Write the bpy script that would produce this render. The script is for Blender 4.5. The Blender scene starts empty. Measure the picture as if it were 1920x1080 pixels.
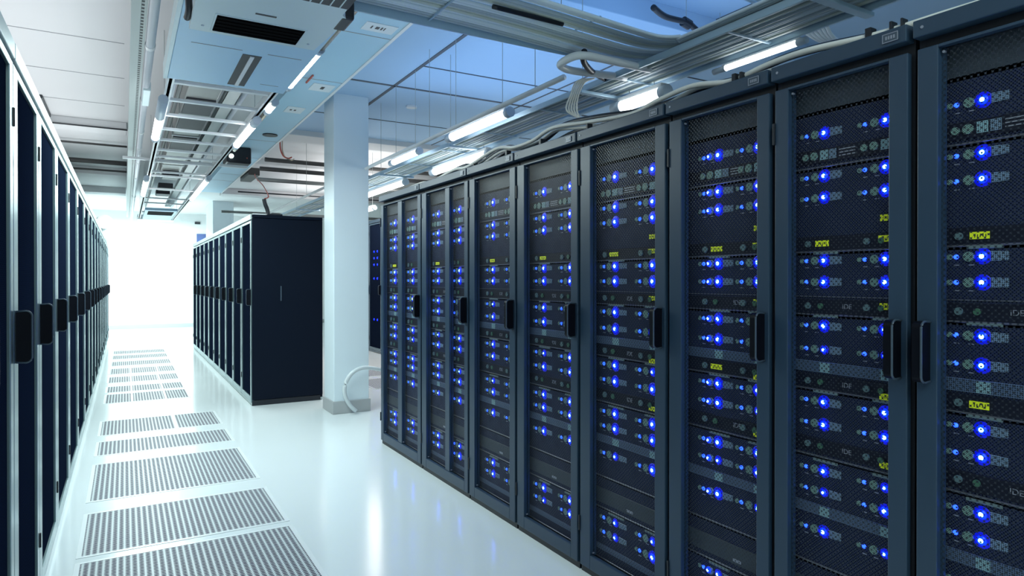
import bpy, bmesh, math, random
from mathutils import Vector, Matrix
random.seed(7)
S = bpy.context.scene
COL = S.collection

# ------------------------------------------------------------------ camera, world, exposure
cam_d = bpy.data.cameras.new('camera'); cam = bpy.data.objects.new('camera', cam_d); COL.objects.link(cam)
cam_d.sensor_width = 36.0; cam_d.lens = 1234.0/1920*36; cam_d.shift_y = -10.5/1920; cam_d.clip_start = 0.05
cam.location = (0, 0, 1.3269)
cam.rotation_euler = (math.radians(90-0.233), 0, math.radians(-30.467))
S.camera = cam
S.view_settings.view_transform = 'Standard'; S.view_settings.look = 'None'
S.view_settings.gamma = 1.0; S.view_settings.exposure = 0.0; S.view_settings.use_curve_mapping = False
W = bpy.data.worlds.new('world'); S.world = W; W.use_nodes = True
W.node_tree.nodes['Background'].inputs[0].default_value = (0.02, 0.03, 0.05, 1)
W.node_tree.nodes['Background'].inputs[1].default_value = 0.2

def area(name, loc, to, sx, sy, watts, color):
    d = bpy.data.lights.new(name, 'AREA'); d.shape = 'RECTANGLE'; d.size = sx; d.size_y = sy
    d.energy = watts; d.color = color
    o = bpy.data.objects.new(name, d); COL.objects.link(o); o.location = loc
    z = (Vector(loc)-Vector(to)).normalized(); x = Vector((0, 1, 0)).cross(z).normalized(); y = z.cross(x)   # size_y runs along the room
    o.rotation_euler = Matrix((x, y, z)).transposed().to_euler()
    return o
WHITE = (0.82, 1.0, 0.99); BLUE = (0.36, 0.60, 1.0)
area('aisle_light_far', (0.45, 17.5, 2.5), (0.45, 17.9, 0), 2.4, 4.5, 330, WHITE)
area('aisle_light_middle', (0.3, 11.0, 2.45), (0.3, 11.0, 0), 0.7, 5.5, 120, WHITE)
area('aisle_light_near', (0.35, 5.4, 2.40), (0.5, 5.4, 0), 1.0, 3.5, 88, WHITE)
area('fill_behind_camera', (0.6, -0.9, 2.9), (0.6, -0.6, 0), 1.4, 2.0, 55, WHITE)  # unseen fill light added behind the camera
area('blue_ceiling_fill', (2.9, 3.6, 2.70), (2.9, 3.6, 4), 1.6, 4.5, 20, BLUE)  # added blue fill, turned up to tint the ceiling over the tray
area('left_ceiling_fill', (-0.75, 6.5, 2.25), (-0.8, 6.5, 4), 0.5, 8.0, 40, (0.95, 0.98, 1.0))  # added fill without a fixture, brightens the ceiling over the left row
area('side_room_light', (3.2, 9.5, 2.6), (3.2, 9.5, 0), 1.2, 5.0, 90, (1.0, 0.95, 0.9))

area('side_room_uplight', (3.3, 11.5, 2.62), (3.3, 11.5, 4), 1.2, 5.0, 32, (1.0, 0.96, 0.92))

# ------------------------------------------------------------------ materials
def mat(name, color, rough=0.5, metal=0.0, spec=0.5, emit=None, estr=0.0, noise=0.0, nscale=6.0, coat=0.0):
    m = bpy.data.materials.new(name); m.use_nodes = True; nt = m.node_tree
    b = nt.nodes['Principled BSDF']
    b.inputs['Base Color'].default_value = (*color, 1); b.inputs['Roughness'].default_value = rough
    b.inputs['Metallic'].default_value = metal; b.inputs['Specular IOR Level'].default_value = spec
    b.inputs['Coat Weight'].default_value = coat
    if emit:
        b.inputs['Emission Color'].default_value = (*emit, 1); b.inputs['Emission Strength'].default_value = estr
    if noise > 0:
        tc = nt.nodes.new('ShaderNodeTexCoord'); n = nt.nodes.new('ShaderNodeTexNoise')
        n.inputs['Scale'].default_value = nscale; n.inputs['Detail'].default_value = 4
        r = nt.nodes.new('ShaderNodeMapRange')
        r.inputs['To Min'].default_value = 1-noise; r.inputs['To Max'].default_value = 1+noise
        mx = nt.nodes.new('ShaderNodeMix'); mx.data_type = 'RGBA'; mx.blend_type = 'MULTIPLY'; mx.inputs[0].default_value = 1
        mx.inputs[6].default_value = (*color, 1)
        nt.links.new(tc.outputs['Object'], n.inputs['Vector']); nt.links.new(n.outputs['Fac'], r.inputs['Value'])
        nt.links.new(r.outputs[0], mx.inputs[7]); nt.links.new(mx.outputs[2], b.inputs['Base Color'])
        rr = nt.nodes.new('ShaderNodeMapRange'); rr.inputs['To Min'].default_value = rough*0.85; rr.inputs['To Max'].default_value = min(1, rough*1.15)
        nt.links.new(n.outputs['Fac'], rr.inputs['Value']); nt.links.new(rr.outputs[0], b.inputs['Roughness'])
    return m

def lattice(nt, axes, scale, radius, soft, rot=True, stretch=(1, 1)):
    """staggered lattice of round holes: returns a socket that is 1 in the hole, 0 on the metal"""
    tc = nt.nodes.new('ShaderNodeTexCoord'); sp = nt.nodes.new('ShaderNodeSeparateXYZ'); cb = nt.nodes.new('ShaderNodeCombineXYZ')
    nt.links.new(tc.outputs['Object'], sp.inputs[0])
    for k, a in enumerate(axes):
        mu = nt.nodes.new('ShaderNodeMath'); mu.operation = 'MULTIPLY'; mu.inputs[1].default_value = stretch[k]
        nt.links.new(sp.outputs[a], mu.inputs[0]); nt.links.new(mu.outputs[0], cb.inputs[k])
    mp = nt.nodes.new('ShaderNodeMapping'); mp.inputs['Rotation'].default_value = (0, 0, math.radians(45) if rot else 0)
    nt.links.new(cb.outputs[0], mp.inputs['Vector'])
    v = nt.nodes.new('ShaderNodeTexVoronoi'); v.voronoi_dimensions = '2D'; v.inputs['Scale'].default_value = scale; v.inputs['Randomness'].default_value = 0
    nt.links.new(mp.outputs[0], v.inputs['Vector'])
    r = nt.nodes.new('ShaderNodeMapRange'); r.inputs['From Min'].default_value = radius-soft; r.inputs['From Max'].default_value = radius+soft
    r.inputs['To Min'].default_value = 1; r.inputs['To Max'].default_value = 0
    nt.links.new(v.outputs['Distance'], r.inputs['Value'])
    return r.outputs[0]

def mesh_mat(name, color, scale, radius, see_through=True, hole=(0.002, 0.003, 0.006), axes=('Y', 'Z'), rough=0.4, stretch=(1, 1), rot=True, spec=0.5, metal=0.0):
    m = bpy.data.materials.new(name); m.use_nodes = True; nt = m.node_tree
    b = nt.nodes['Principled BSDF']; out = nt.nodes['Material Output']
    b.inputs['Base Color'].default_value = (*color, 1); b.inputs['Roughness'].default_value = rough; b.inputs['Specular IOR Level'].default_value = spec
    b.inputs['Metallic'].default_value = metal
    f = lattice(nt, axes, scale, radius, 0.04, rot, stretch)
    mx = nt.nodes.new('ShaderNodeMixShader')
    if see_through:
        t = nt.nodes.new('ShaderNodeBsdfTransparent')
    else:
        t = nt.nodes.new('ShaderNodeBsdfDiffuse'); t.inputs[0].default_value = (*hole, 1)
    nt.links.new(f, mx.inputs[0]); nt.links.new(b.outputs[0], mx.inputs[1]); nt.links.new(t.outputs[0], mx.inputs[2])
    nt.links.new(mx.outputs[0], out.inputs[0])
    return m

def stripes_mat(name, ca, cb, axis, period, duty, rough=0.5, metal=0.0):
    m = mat(name, ca, rough, metal); nt = m.node_tree; b = nt.nodes['Principled BSDF']
    tc = nt.nodes.new('ShaderNodeTexCoord'); sp = nt.nodes.new('ShaderNodeSeparateXYZ'); nt.links.new(tc.outputs['Object'], sp.inputs[0])
    d = nt.nodes.new('ShaderNodeMath'); d.operation = 'DIVIDE'; d.inputs[1].default_value = period; nt.links.new(sp.outputs[axis], d.inputs[0])
    f = nt.nodes.new('ShaderNodeMath'); f.operation = 'FRACT'; nt.links.new(d.outputs[0], f.inputs[0])
    g = nt.nodes.new('ShaderNodeMath'); g.operation = 'LESS_THAN'; g.inputs[1].default_value = duty; nt.links.new(f.outputs[0], g.inputs[0])
    mx = nt.nodes.new('ShaderNodeMix'); mx.data_type = 'RGBA'; mx.inputs[6].default_value = (*ca, 1); mx.inputs[7].default_value = (*cb, 1)
    nt.links.new(g.outputs[0], mx.inputs[0]); nt.links.new(mx.outputs[2], b.inputs['Base Color'])
    return m

M = dict(
    floor=mat('floor_epoxy', (0.74, 0.80, 0.81), 0.16, spec=0.5, noise=0.02, nscale=1.5),
    wall=mat('wall_paint', (0.82, 0.84, 0.84), 0.7, noise=0.015),
    ceil=mat('ceiling_paint', (0.72, 0.73, 0.74), 0.8, noise=0.03, nscale=1.2),
    seam=mat('ceiling_seam', (0.45, 0.46, 0.48), 0.8),
    groove=mat('ceiling_groove', (0.12, 0.13, 0.15), 0.8),
    joint=mat('ceiling_joint', (0.35, 0.37, 0.40), 0.7),
    ceilblue=mat('ceiling_pale_blue', (0.42, 0.60, 0.80), 0.75, noise=0.02, nscale=1.2),
    soffit=mat('soffit_blue_paint', (0.42, 0.68, 0.86), 0.45, noise=0.02),
    column=mat('column_paint', (0.74, 0.84, 0.89), 0.45, noise=0.01),
    skirting=mat('skirting_grey', (0.42, 0.44, 0.45), 0.5),
    frame=mat('cabinet_slate_paint', (0.022, 0.047, 0.082), 0.38, metal=0.0, spec=0.5, noise=0.06, nscale=3),
    cabbody=mat('cabinet_black_paint', (0.006, 0.009, 0.016), 0.42, noise=0.1, nscale=2),
    steelframe=mat('cabinet_grey_metal', (0.25, 0.35, 0.37), 0.30, metal=0.85, noise=0.05, nscale=3),
    lightcap=mat('cabinet_light_cap', (0.46, 0.54, 0.54), 0.4, metal=0.2),
    endpanel=mat('cabinet_end_panel', (0.0015, 0.005, 0.014), 0.5, spec=0.12),
    void=mat('grille_black', (0.001, 0.0012, 0.002), 0.8, spec=0.03),
    inside=mat('cabinet_inside', (0.004, 0.006, 0.012), 0.6),
    mesh=mesh_mat('door_mesh', (0.014, 0.021, 0.034), 92, 0.50, True, rough=0.35),
    meshdark=mesh_mat('door_mesh_dark', (0.011, 0.019, 0.042), 105, 0.36, False, rough=0.9, spec=0.0),
    black=mat('black_plastic', (0.003, 0.004, 0.008), 0.45, spec=0.12, noise=0.05),
    rim=mat('handle_rim', (0.05, 0.075, 0.105), 0.3),
    chassis=mesh_mat('server_bezel', (0.024, 0.034, 0.078), 170, 0.33, False, (0.006, 0.008, 0.020), rough=0.5, spec=0.2),
    blank=mat('blank_dark_grey', (0.030, 0.044, 0.062), 0.55),
    strip=mat('server_strip', (0.008, 0.010, 0.022), 0.5, spec=0.2, noise=0.05),
    lip=mat('server_lip', (0.16, 0.17, 0.20), 0.35, metal=0.6),
    greylabel=mat('server_grey_label', (0.13, 0.19, 0.20), 0.5),
    vent=mesh_mat('server_vent_grid', (0.20, 0.30, 0.42), 230, 0.34, False, (0.02, 0.03, 0.05), rough=0.4, rot=False),
    ventteal=mesh_mat('server_vent_teal', (0.30, 0.50, 0.56), 230, 0.34, False, (0.04, 0.07, 0.09), rough=0.4, rot=False),
    ventbar=mesh_mat('server_vent_bar', (0.085, 0.13, 0.22), 200, 0.32, False, (0.02, 0.03, 0.05), rough=0.45, rot=False),
    disc=mesh_mat('server_disc_green', (0.20, 0.34, 0.30), 260, 0.30, False, (0.03, 0.05, 0.05), rough=0.4),
    knob=mat('server_knob', (0.10, 0.17, 0.19), 0.4),
    knobgreen=mat('server_knob_green', (0.05, 0.14, 0.09), 0.4),
    yellow=mat('label_yellow', (0.90, 0.98, 0.02), 0.5, emit=None),
    ink=mat('label_ink', (0.02, 0.03, 0.01), 0.6),
    logo=mat('logo_silver', (0.28, 0.30, 0.36), 0.4, metal=0.3),
    ledcore=mat('led_core', (0.3, 0.7, 1.0), 0.3, emit=(0.22, 0.66, 1.0), estr=9.0),
    ledlens=mat('led_lens', (0.0, 0.02, 0.4), 0.3, emit=(0.0, 0.004, 1.0), estr=16.0),
    ledhalo=mat('led_halo', (0.0, 0.005, 0.10), 0.4, emit=(0.0, 0.004, 1.0), estr=0.55),  # emissive blue that paints the glow halo around each LED
    leddim=mat('led_dim', (0.05, 0.2, 0.6), 0.3, emit=(0.012, 0.06, 1.0), estr=4.0),
    tilewhite=mat('tile_frame', (0.74, 0.79, 0.80), 0.28),
    tile=mesh_mat('tile_perforated', (0.50, 0.56, 0.57), 36.0, 0.38, False, (0.09, 0.08, 0.11), axes=('X', 'Y'), rough=0.4, stretch=(1, 1.55), rot=False),
    white=mat('white_enamel', (0.80, 0.84, 0.86), 0.35, noise=0.02),
    pale=mat('pale_cyan_enamel', (0.70, 0.84, 0.87), 0.35, noise=0.02),
    panelblue=mat('pale_blue_panel', (0.48, 0.74, 0.95), 0.4, noise=0.02),
    tube=mat('lamp_tube', (1, 1, 1), 0.3, emit=(0.92, 0.97, 1.0), estr=9.0),
    lampgrey=mat('lamp_cap', (0.50, 0.60, 0.70), 0.4),
    pipe=mat('pipe_white', (0.70, 0.75, 0.80), 0.3, noise=0.03),
    brass=mat('pipe_brushed', (0.55, 0.48, 0.38), 0.25, metal=0.9),
    darkgrey=mat('dark_grey', (0.035, 0.038, 0.045), 0.5),
    duct=mat('galvanised_duct', (0.30, 0.31, 0.30), 0.42, metal=0.4, noise=0.15, nscale=4),
    duct_dark=mat('duct_dark', (0.06, 0.06, 0.06), 0.5, noise=0.2, nscale=5),
    strut=stripes_mat('slotted_strut', (0.42, 0.46, 0.46), (0.02, 0.02, 0.025), 'Y', 0.05, 0.55, 0.5, 0.3),
    strutplain=mat('strut_grey', (0.42, 0.46, 0.46), 0.45, metal=0.3),
    tray=mat('tray_zinc', (0.42, 0.58, 0.70), 0.38, metal=0.3, noise=0.05),
    cableA=mat('cable_pale', (0.74, 0.84, 0.90), 0.45),
    cableB=mat('cable_grey', (0.46, 0.55, 0.60), 0.45),
    cableC=mat('cable_sage', (0.60, 0.66, 0.60), 0.45),
    cableW=mat('cable_white', (0.82, 0.80, 0.74), 0.4),
    red=mat('red_wire', (0.55, 0.12, 0.09), 0.5),
    sticker=mat('sticker_white', (0.72, 0.82, 0.88), 0.5),
    blue=mat('sticker_blue', (0.02, 0.10, 0.50), 0.4),
    board=mat('notice_board_blue', (0.08, 0.13, 0.33), 0.6),
    hose=mat('hose_grey', (0.62, 0.68, 0.70), 0.4),
    glow=mat('indicator_glow', (0.8, 1, 0.9), 0.3, emit=(0.8, 1.0, 0.9), estr=4),
)

# ------------------------------------------------------------------ helpers
ORIG = {}
class MB:
    def __init__(s): s.bm = bmesh.new()
    def box(s, x0, x1, y0, y1, z0, z1, bev=0.0, seg=2):
        b = bmesh.new(); bmesh.ops.create_cube(b, size=1.0)
        for v in b.verts:
            v.co = ((x0+x1)/2+v.co.x*(x1-x0), (y0+y1)/2+v.co.y*(y1-y0), (z0+z1)/2+v.co.z*(z1-z0))
        if bev > 0: bmesh.ops.bevel(b, geom=list(b.edges), offset=bev, segments=seg, profile=0.5, affect='EDGES')
        s._add(b); return s
    def _add(s, b):
        me = bpy.data.meshes.new('t'); b.to_mesh(me); b.free(); s.bm.from_mesh(me); bpy.data.meshes.remove(me)
    def cyl(s, c, axis, r, h, n=20, r2=None):
        b = bmesh.new(); bmesh.ops.create_cone(b, cap_ends=True, segments=n, radius1=r, radius2=r if r2 is None else r2, depth=h)
        R = Vector((0, 0, 1)).rotation_difference(Vector(axis)).to_matrix().to_4x4()
        b.transform(Matrix.Translation(c) @ R); s._add(b); return s
    def dome(s, c, axis, r, h, n=16):
        b = bmesh.new(); bmesh.ops.create_uvsphere(b, u_segments=n, v_segments=8, radius=1)
        bmesh.ops.delete(b, geom=[v for v in b.verts if v.co.z < -0.01], context='VERTS')
        for v in b.verts: v.co = (v.co.x*r, v.co.y*r, v.co.z*h)
        R = Vector((0, 0, 1)).rotation_difference(Vector(axis)).to_matrix().to_4x4()
        b.transform(Matrix.Translation(c) @ R); s._add(b); return s
    def poly(s, pts, d):
        """prism: polygon pts extruded by vector d"""
        b = bmesh.new(); vs = [b.verts.new(p) for p in pts]; f = b.faces.new(vs)
        g = bmesh.ops.extrude_face_region(b, geom=[f])
        bmesh.ops.translate(b, vec=d, verts=[e for e in g['geom'] if isinstance(e, bmesh.types.BMVert)])
        bmesh.ops.recalc_face_normals(b, faces=b.faces); s._add(b); return s
    def quad(s, pts):
        vs = [s.bm.verts.new(p) for p in pts]; s.bm.faces.new(vs); return s
    def tube(s, pts, r, n=8, smooth=True, sub=6):
        P = [Vector(p) for p in pts]
        if smooth and len(P) > 2:
            Q = []
            for i in range(len(P)-1):
                a = P[max(i-1, 0)]; b = P[i]; c = P[i+1]; d = P[min(i+2, len(P)-1)]
                for k in range(sub):
                    t = k/sub
                    Q.append(0.5*((2*b)+(c-a)*t+(2*a-5*b+4*c-d)*t*t+(3*b-a-3*c+d)*t**3))
            Q.append(P[-1]); P = Q
        rings = []; up = Vector((0, 0, 1))
        for i, p in enumerate(P):
            t = (P[min(i+1, len(P)-1)]-P[max(i-1, 0)]).normalized()
            u = up if abs(t.dot(up)) < 0.95 else Vector((1, 0, 0))
            a = t.cross(u).normalized(); b = a.cross(t).normalized()
            rings.append([s.bm.verts.new(p+a*r*math.cos(2*math.pi*k/n)+b*r*math.sin(2*math.pi*k/n)) for k in range(n)])
        for A, B in zip(rings, rings[1:]):
            for k in range(n): 
                f = s.bm.faces.new((A[k], A[(k+1) % n], B[(k+1) % n], B[k])); f.smooth = True
        s.bm.faces.new(rings[0]); s.bm.faces.new(rings[-1]); return s
    def mesh(s, m):
        bmesh.ops.recalc_face_normals(s.bm, faces=s.bm.faces)
        me = bpy.data.meshes.new('mesh'); s.bm.to_mesh(me); s.bm.free(); me.materials.append(m); return me
    def build(s, name, m, parent=None, smooth=False):
        """link as ONE object; vertices were given in world space"""
        if parent is None:
            vs = [v.co for v in s.bm.verts]
            o0 = Vector(((min(v.x for v in vs)+max(v.x for v in vs))/2, (min(v.y for v in vs)+max(v.y for v in vs))/2, min(v.z for v in vs)))
        else: o0 = ORIG[parent.name]
        s.bm.transform(Matrix.Translation(-o0))
        me = s.mesh(m); me.name = name
        o = bpy.data.objects.new(name, me); COL.objects.link(o)
        if parent is None: o.location = o0
        else: o.parent = parent
        ORIG[o.name] = o0
        if smooth:
            for f in me.polygons: f.use_smooth = True
        return o
def tag(o, label, cat, group=None, kind=None):
    if label: o['label'] = label
    if cat: o['category'] = cat
    if group: o['group'] = group
    if kind: o['kind'] = kind
    return o
def thing(name, loc, label, cat, group=None):
    o = bpy.data.objects.new(name, None); COL.objects.link(o); o.location = loc; o.empty_display_size = 0.1
    ORIG[o.name] = Vector(loc); return tag(o, label, cat, group)
def inst(name, me, parent, pos):
    """a part sharing mesh data, placed at a world position"""
    o = bpy.data.objects.new(name, me); COL.objects.link(o); o.parent = parent
    o.location = Vector(pos)-ORIG[parent.name]; ORIG[o.name] = Vector(pos); return o
def struct(o): o['kind'] = 'structure'; return o
TXT = {}
def text_mesh(body, size, m, ext=0.0006):
    k = (body, size, m.name)
    if k in TXT: return TXT[k]
    c = bpy.data.curves.new('txt', 'FONT'); c.body = body; c.size = size; c.extrude = ext; c.align_x = 'CENTER'; c.align_y = 'CENTER'
    t = bpy.data.objects.new('txt', c); COL.objects.link(t)
    bpy.context.view_layer.update()
    me = bpy.data.meshes.new_from_object(t.evaluated_get(bpy.context.evaluated_depsgraph_get()))
    bpy.data.objects.remove(t); bpy.data.curves.remove(c)
    me.transform(Matrix(((0, 0, -1, 0), (-1, 0, 0, 0), (0, 1, 0, 0), (0, 0, 0, 1))))
    me.materials.clear(); me.materials.append(m); TXT[k] = me; return me

ORD = ['first', 'second', 'third', 'fourth', 'fifth', 'sixth', 'seventh', 'eighth', 'ninth', 'tenth', 'eleventh', 'twelfth', 'thirteenth',
       'fourteenth', 'fifteenth', 'sixteenth', 'seventeenth', 'eighteenth', 'nineteenth', 'twentieth']
CEIL = 3.17

# ------------------------------------------------------------------ the room
XL, XR_, YB, YF = -1.6, 7.0, -2.6, 20.5
struct(MB().box(XL-.1, XR_+.1, YB-.1, YF+.1, -0.12, 0).build('floor', M['floor']))
ceiling = struct(MB().box(XL-.1, XR_+.1, YB-.1, YF+.1, CEIL, CEIL+.1).build('ceiling', M['ceil']))
struct(MB().box(XL-.1, XL, YB, YF, 0, CEIL).build('wall_left', M['wall']))
struct(MB().box(XR_, XR_+.1, YB, YF, 0, CEIL).build('wall_right', M['wall']))
struct(MB().box(XL-.1, XR_+.1, YF, YF+.1, 0, CEIL).build('wall_back', M['wall']))
struct(MB().box(XL-.1, XR_+.1, YB-.1, YB, 0, CEIL).build('wall_front', M['wall']))
struct(MB().box(XL, XR_, YF-.015, YF, 0, .11).build('baseboard_back', M['skirting']))
# ceiling joints and beams
struct(MB().box(1.66, XR_, YB, 8.3, CEIL-.004, CEIL+.02).build('trim_13', M['ceilblue'], ceiling))
g = MB()
for x0, x1, y, w in ((1.68, 6.9, 5.95, .03), (2.2, 6.9, 5.27, .012), (2.2, 6.9, 4.34, .012), (1.68, 6.9, 7.3, .012)):
    g.box(x0, x1, y-w/2, y+w/2, CEIL-.010, CEIL+.001)
g.box(2.19, 2.22, 1.0, 8.3, CEIL-.010, CEIL+.001)
g.box(3.6, 3.615, 1.0, 8.3, CEIL-.010, CEIL+.001)
struct(g.build('trim_1', M['groove'], ceiling))
g = MB()
for y in (4.9, 5.97, 7.0, 8.1): g.box(XL, 0.0, y-.005, y+.005, CEIL-.004, CEIL+.001)
struct(g.build('trim_12', M['seam'], ceiling))
def beam(n, x0, x1, y0, y1, z0, m='ceil'):
    return struct(MB().box(x0, x1, y0, y1, z0, CEIL, .006).build('trim_%d' % n, M[m], ceiling))
beam(2, 1.7, XR_, 3.28, 3.72, 3.02, 'ceilblue')
beam(3, XL, 0.02, 8.95, 9.35, 3.09)
beam(4, XL, 0.02, 12.7, 13.1, 3.05)
beam(5, XL, 0.02, 15.3, 15.7, 3.05)
beam(6, 1.68, XR_, 8.30, 8.75, 3.10)
beam(7, 1.68, XR_, 10.55, 10.95, 3.08)
beam(8, 1.68, XR_, 14.3, 14.7, 3.05)

# soffit: the pale blue boxed-in duct that runs over the aisle
SZ = 3.05
soffit = MB().box(1.285, 1.665, 1.2, 14.2, SZ, CEIL+.02, .004).build('trim_9', M['soffit']); struct(soffit)
for y in (4.52, 5.74, 8.6, 9.9, 10.8, 11.6, 12.4):
    struct(MB().box(1.29, 1.66, y-.004, y+.004, SZ-.002, SZ+.01).build('trim_10', M['joint'], soffit))
struct(MB().box(1.648, 1.672, 1.2, 14.2, SZ-.006, SZ+.012).build('trim_11', M['white'], soffit))  # white strip standing in for the bright light gap along the edge

# columns
def column(n, x0, x1, y0, y1):
    c = MB().box(x0, x1, y0, y1, 0, CEIL, .006).build('wall_column' if n == 1 else 'wall_column_far', M['column'])
    tag(c, None, None, None, 'structure')
    s = MB().box(x0-.014, x1+.014, y0-.014, y1+.014, 0, .125, .004).build('baseboard_column', M['skirting'], c)
    struct(s)
column(1, 1.774, 2.128, 6.476, 6.84)
column(2, 1.77, 2.22, 16.75, 18.2)

# ------------------------------------------------------------------ perforated floor tiles
XA, XB = -0.182, 0.757
def tile(y0, y1, x1, label, splits=(), big=False):
    t = thing('perforated_floor_tile', ((XA+x1)/2, (y0+y1)/2, 0.0), label, 'floor tile', 'perforated floor tiles in the aisle')
    f = MB(); e = .022
    f.box(XA-e, x1+e, y0-e, y0, 0, .002).box(XA-e, x1+e, y1, y1+e, 0, .002).box(XA-e, XA, y0, y1, 0, .002).box(x1, x1+e, y0, y1, 0, .002)
    f.build('tile_frame', M['tilewhite'], t)
    xs = [XA]+[XA+(x1-XA)*s for s in splits]+[x1]
    for a, b in zip(xs, xs[1:]):
        p = MB().box(a+(.010 if a > XA else 0), b-(.010 if b < x1 else 0), y0, y1, 0, .0012).build('perforated_panel', M['tile'], t)
    if splits:
        d = MB()
        for s in splits:
            x = XA+(x1-XA)*s; d.box(x-.011, x+.011, y0, y1, 0, .0018)
        d.build('dividing_bar', M['tilewhite'], t)
tile(2.86, 3.655, XB, 'perforated grey floor tile cut by the bottom edge of the photo')
tile(3.757, 4.408, XB, 'perforated floor tile second from the camera, just behind the frontmost one')
tile(4.664, 5.56, XB, 'deep perforated floor tile third from the camera, beside the left cabinets')
tile(5.85, 6.32, XB, 'shallow perforated floor tile fourth from the camera in the aisle')
tile(6.585, 7.23, XB, 'perforated floor tile opposite the near corner of the middle cabinet block', (.62,))
tn = ['nearest of the distant set of seven perforated tiles', 'second nearest tile of the distant set of seven', 'third nearest tile of the distant set of seven',
      'middle tile of the distant set of seven', 'third farthest tile of the distant set of seven', 'second farthest tile of the distant set of seven', 'farthest perforated floor tile towards the white end wall']
for i, (a, b) in enumerate(((8.27, 8.885), (9.055, 9.53), (9.896, 10.46), (10.79, 11.43), (11.81, 12.39), (12.82, 13.37), (13.70, 14.24))):
    tile(a, b, 0.62 if i < 3 else .64, tn[i], (.31, .72) if i < 4 else ())
# tiles behind the column
for i, (x0, x1, y0, y1, l) in enumerate(((2.62, 3.25, 7.7, 8.5, 'perforated floor tile behind the column, nearer one beside the blue-lit row'), (2.85, 3.45, 8.75, 9.55, 'perforated floor tile behind the column, farther one by the hose'))):
    t = thing('perforated_floor_tile', ((x0+x1)/2, (y0+y1)/2, 0), l, 'floor tile', 'perforated floor tiles behind the column')
    MB().box(x0-.02, x1+.02, y0-.02, y0, 0, .005).box(x0-.02, x1+.02, y1, y1+.02, 0, .005).box(x0-.02, x0, y0, y1, 0, .005).box(x1, x1+.02, y0, y1, 0, .005).build('tile_frame', M['tilewhite'], t)
    MB().box(x0, x1, y0, y1, 0, .003).build('perforated_panel', M['tile'], t)

# ------------------------------------------------------------------ door handle (a deep D grip): local space, sticks out along -X
def fin(sgn, y, z0, z1, th=.024, dep=.043, x=0.0, parent=None):
    """sgn -1: sticks out to -X, +1: to +X"""
    r = .018; pts = [(x, y-th/2, z0)]
    for k in range(7):
        a = -math.pi/2+k*math.pi/12; pts.append((x+sgn*(dep-r+r*math.cos(a)), y-th/2, z0+r+r*math.sin(a)))
    for k in range(7):
        a = k*math.pi/12; pts.append((x+sgn*(dep-r+r*math.cos(a)), y-th/2, z1-r+r*math.sin(a)))
    pts.append((x, y-th/2, z1))
    h = MB().poly(pts, (0, th, 0)).build('handle', M['black'], parent)
    out = MB().tube([(x, y-th/2, z0+.002)]+[(p[0], y-th/2, p[2]) for p in pts[1:-1]]+[(x, y-th/2, z1-.002)], .0032, 6, smooth=False)
    out.build('handle_rim', M['rim'], h)
    return h

# ------------------------------------------------------------------ right row cabinets and their servers
XF = 1.7933
_tmp = lambda f: f
LED_CORE = MB().dome((0, 0, 0), (-1, 0, 0), 1, 1.0).mesh(M['ledcore'])
def shared(key, fn, cache={}):
    if key not in cache: cache[key] = fn()
    return cache[key]
right = [  # far y, near y, openings [(far, near)], label, short phrase
    (5.141, 4.296, [(5.075, 4.760), (4.678, 4.362)], 'black two-pane server cabinet at the far end of the blue-lit row, beside the white column', 'two-pane cabinet nearest the column', [4.918, 4.548]),
    (4.290, 3.560, [(4.205, 3.903), (3.838, 3.616)], 'black two-pane server cabinet, second from the white column in the blue-lit row', 'second two-pane cabinet from column', [4.092, 3.763]),
    (3.554, 3.000, [(3.478, 3.066)], 'black server cabinet with one door pane, third from the white column', 'third cabinet from the column', [3.322, 3.095]),
    (2.994, 2.440, [(2.916, 2.500)], 'black mesh-door server cabinet, fourth from the white column', 'fourth cabinet from the column', [2.790, 2.562]),
    (2.434, 1.872, [(2.353, 1.937)], 'black mesh-door server cabinet, fifth from the white column', 'fifth cabinet from the column', [2.229, 1.994]),
    (1.866, 1.399, [(1.795, 1.455)], 'black mesh-door server cabinet, third from the right edge of the photo', 'sixth cabinet from the column', [1.655, 1.483]),
    (1.393, 0.964, [(1.337, 1.023)], 'black mesh-door server cabinet, second from the right edge of the photo', 'cabinet second from right edge', [1.242, 1.055]),
    (0.956, 0.470, [(0.897, 0.535)], 'large black mesh-door server cabinet cut by the right edge of the photo', 'cabinet at the right edge', [0.814, 0.605]),
]
ZT = 2.0
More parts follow.
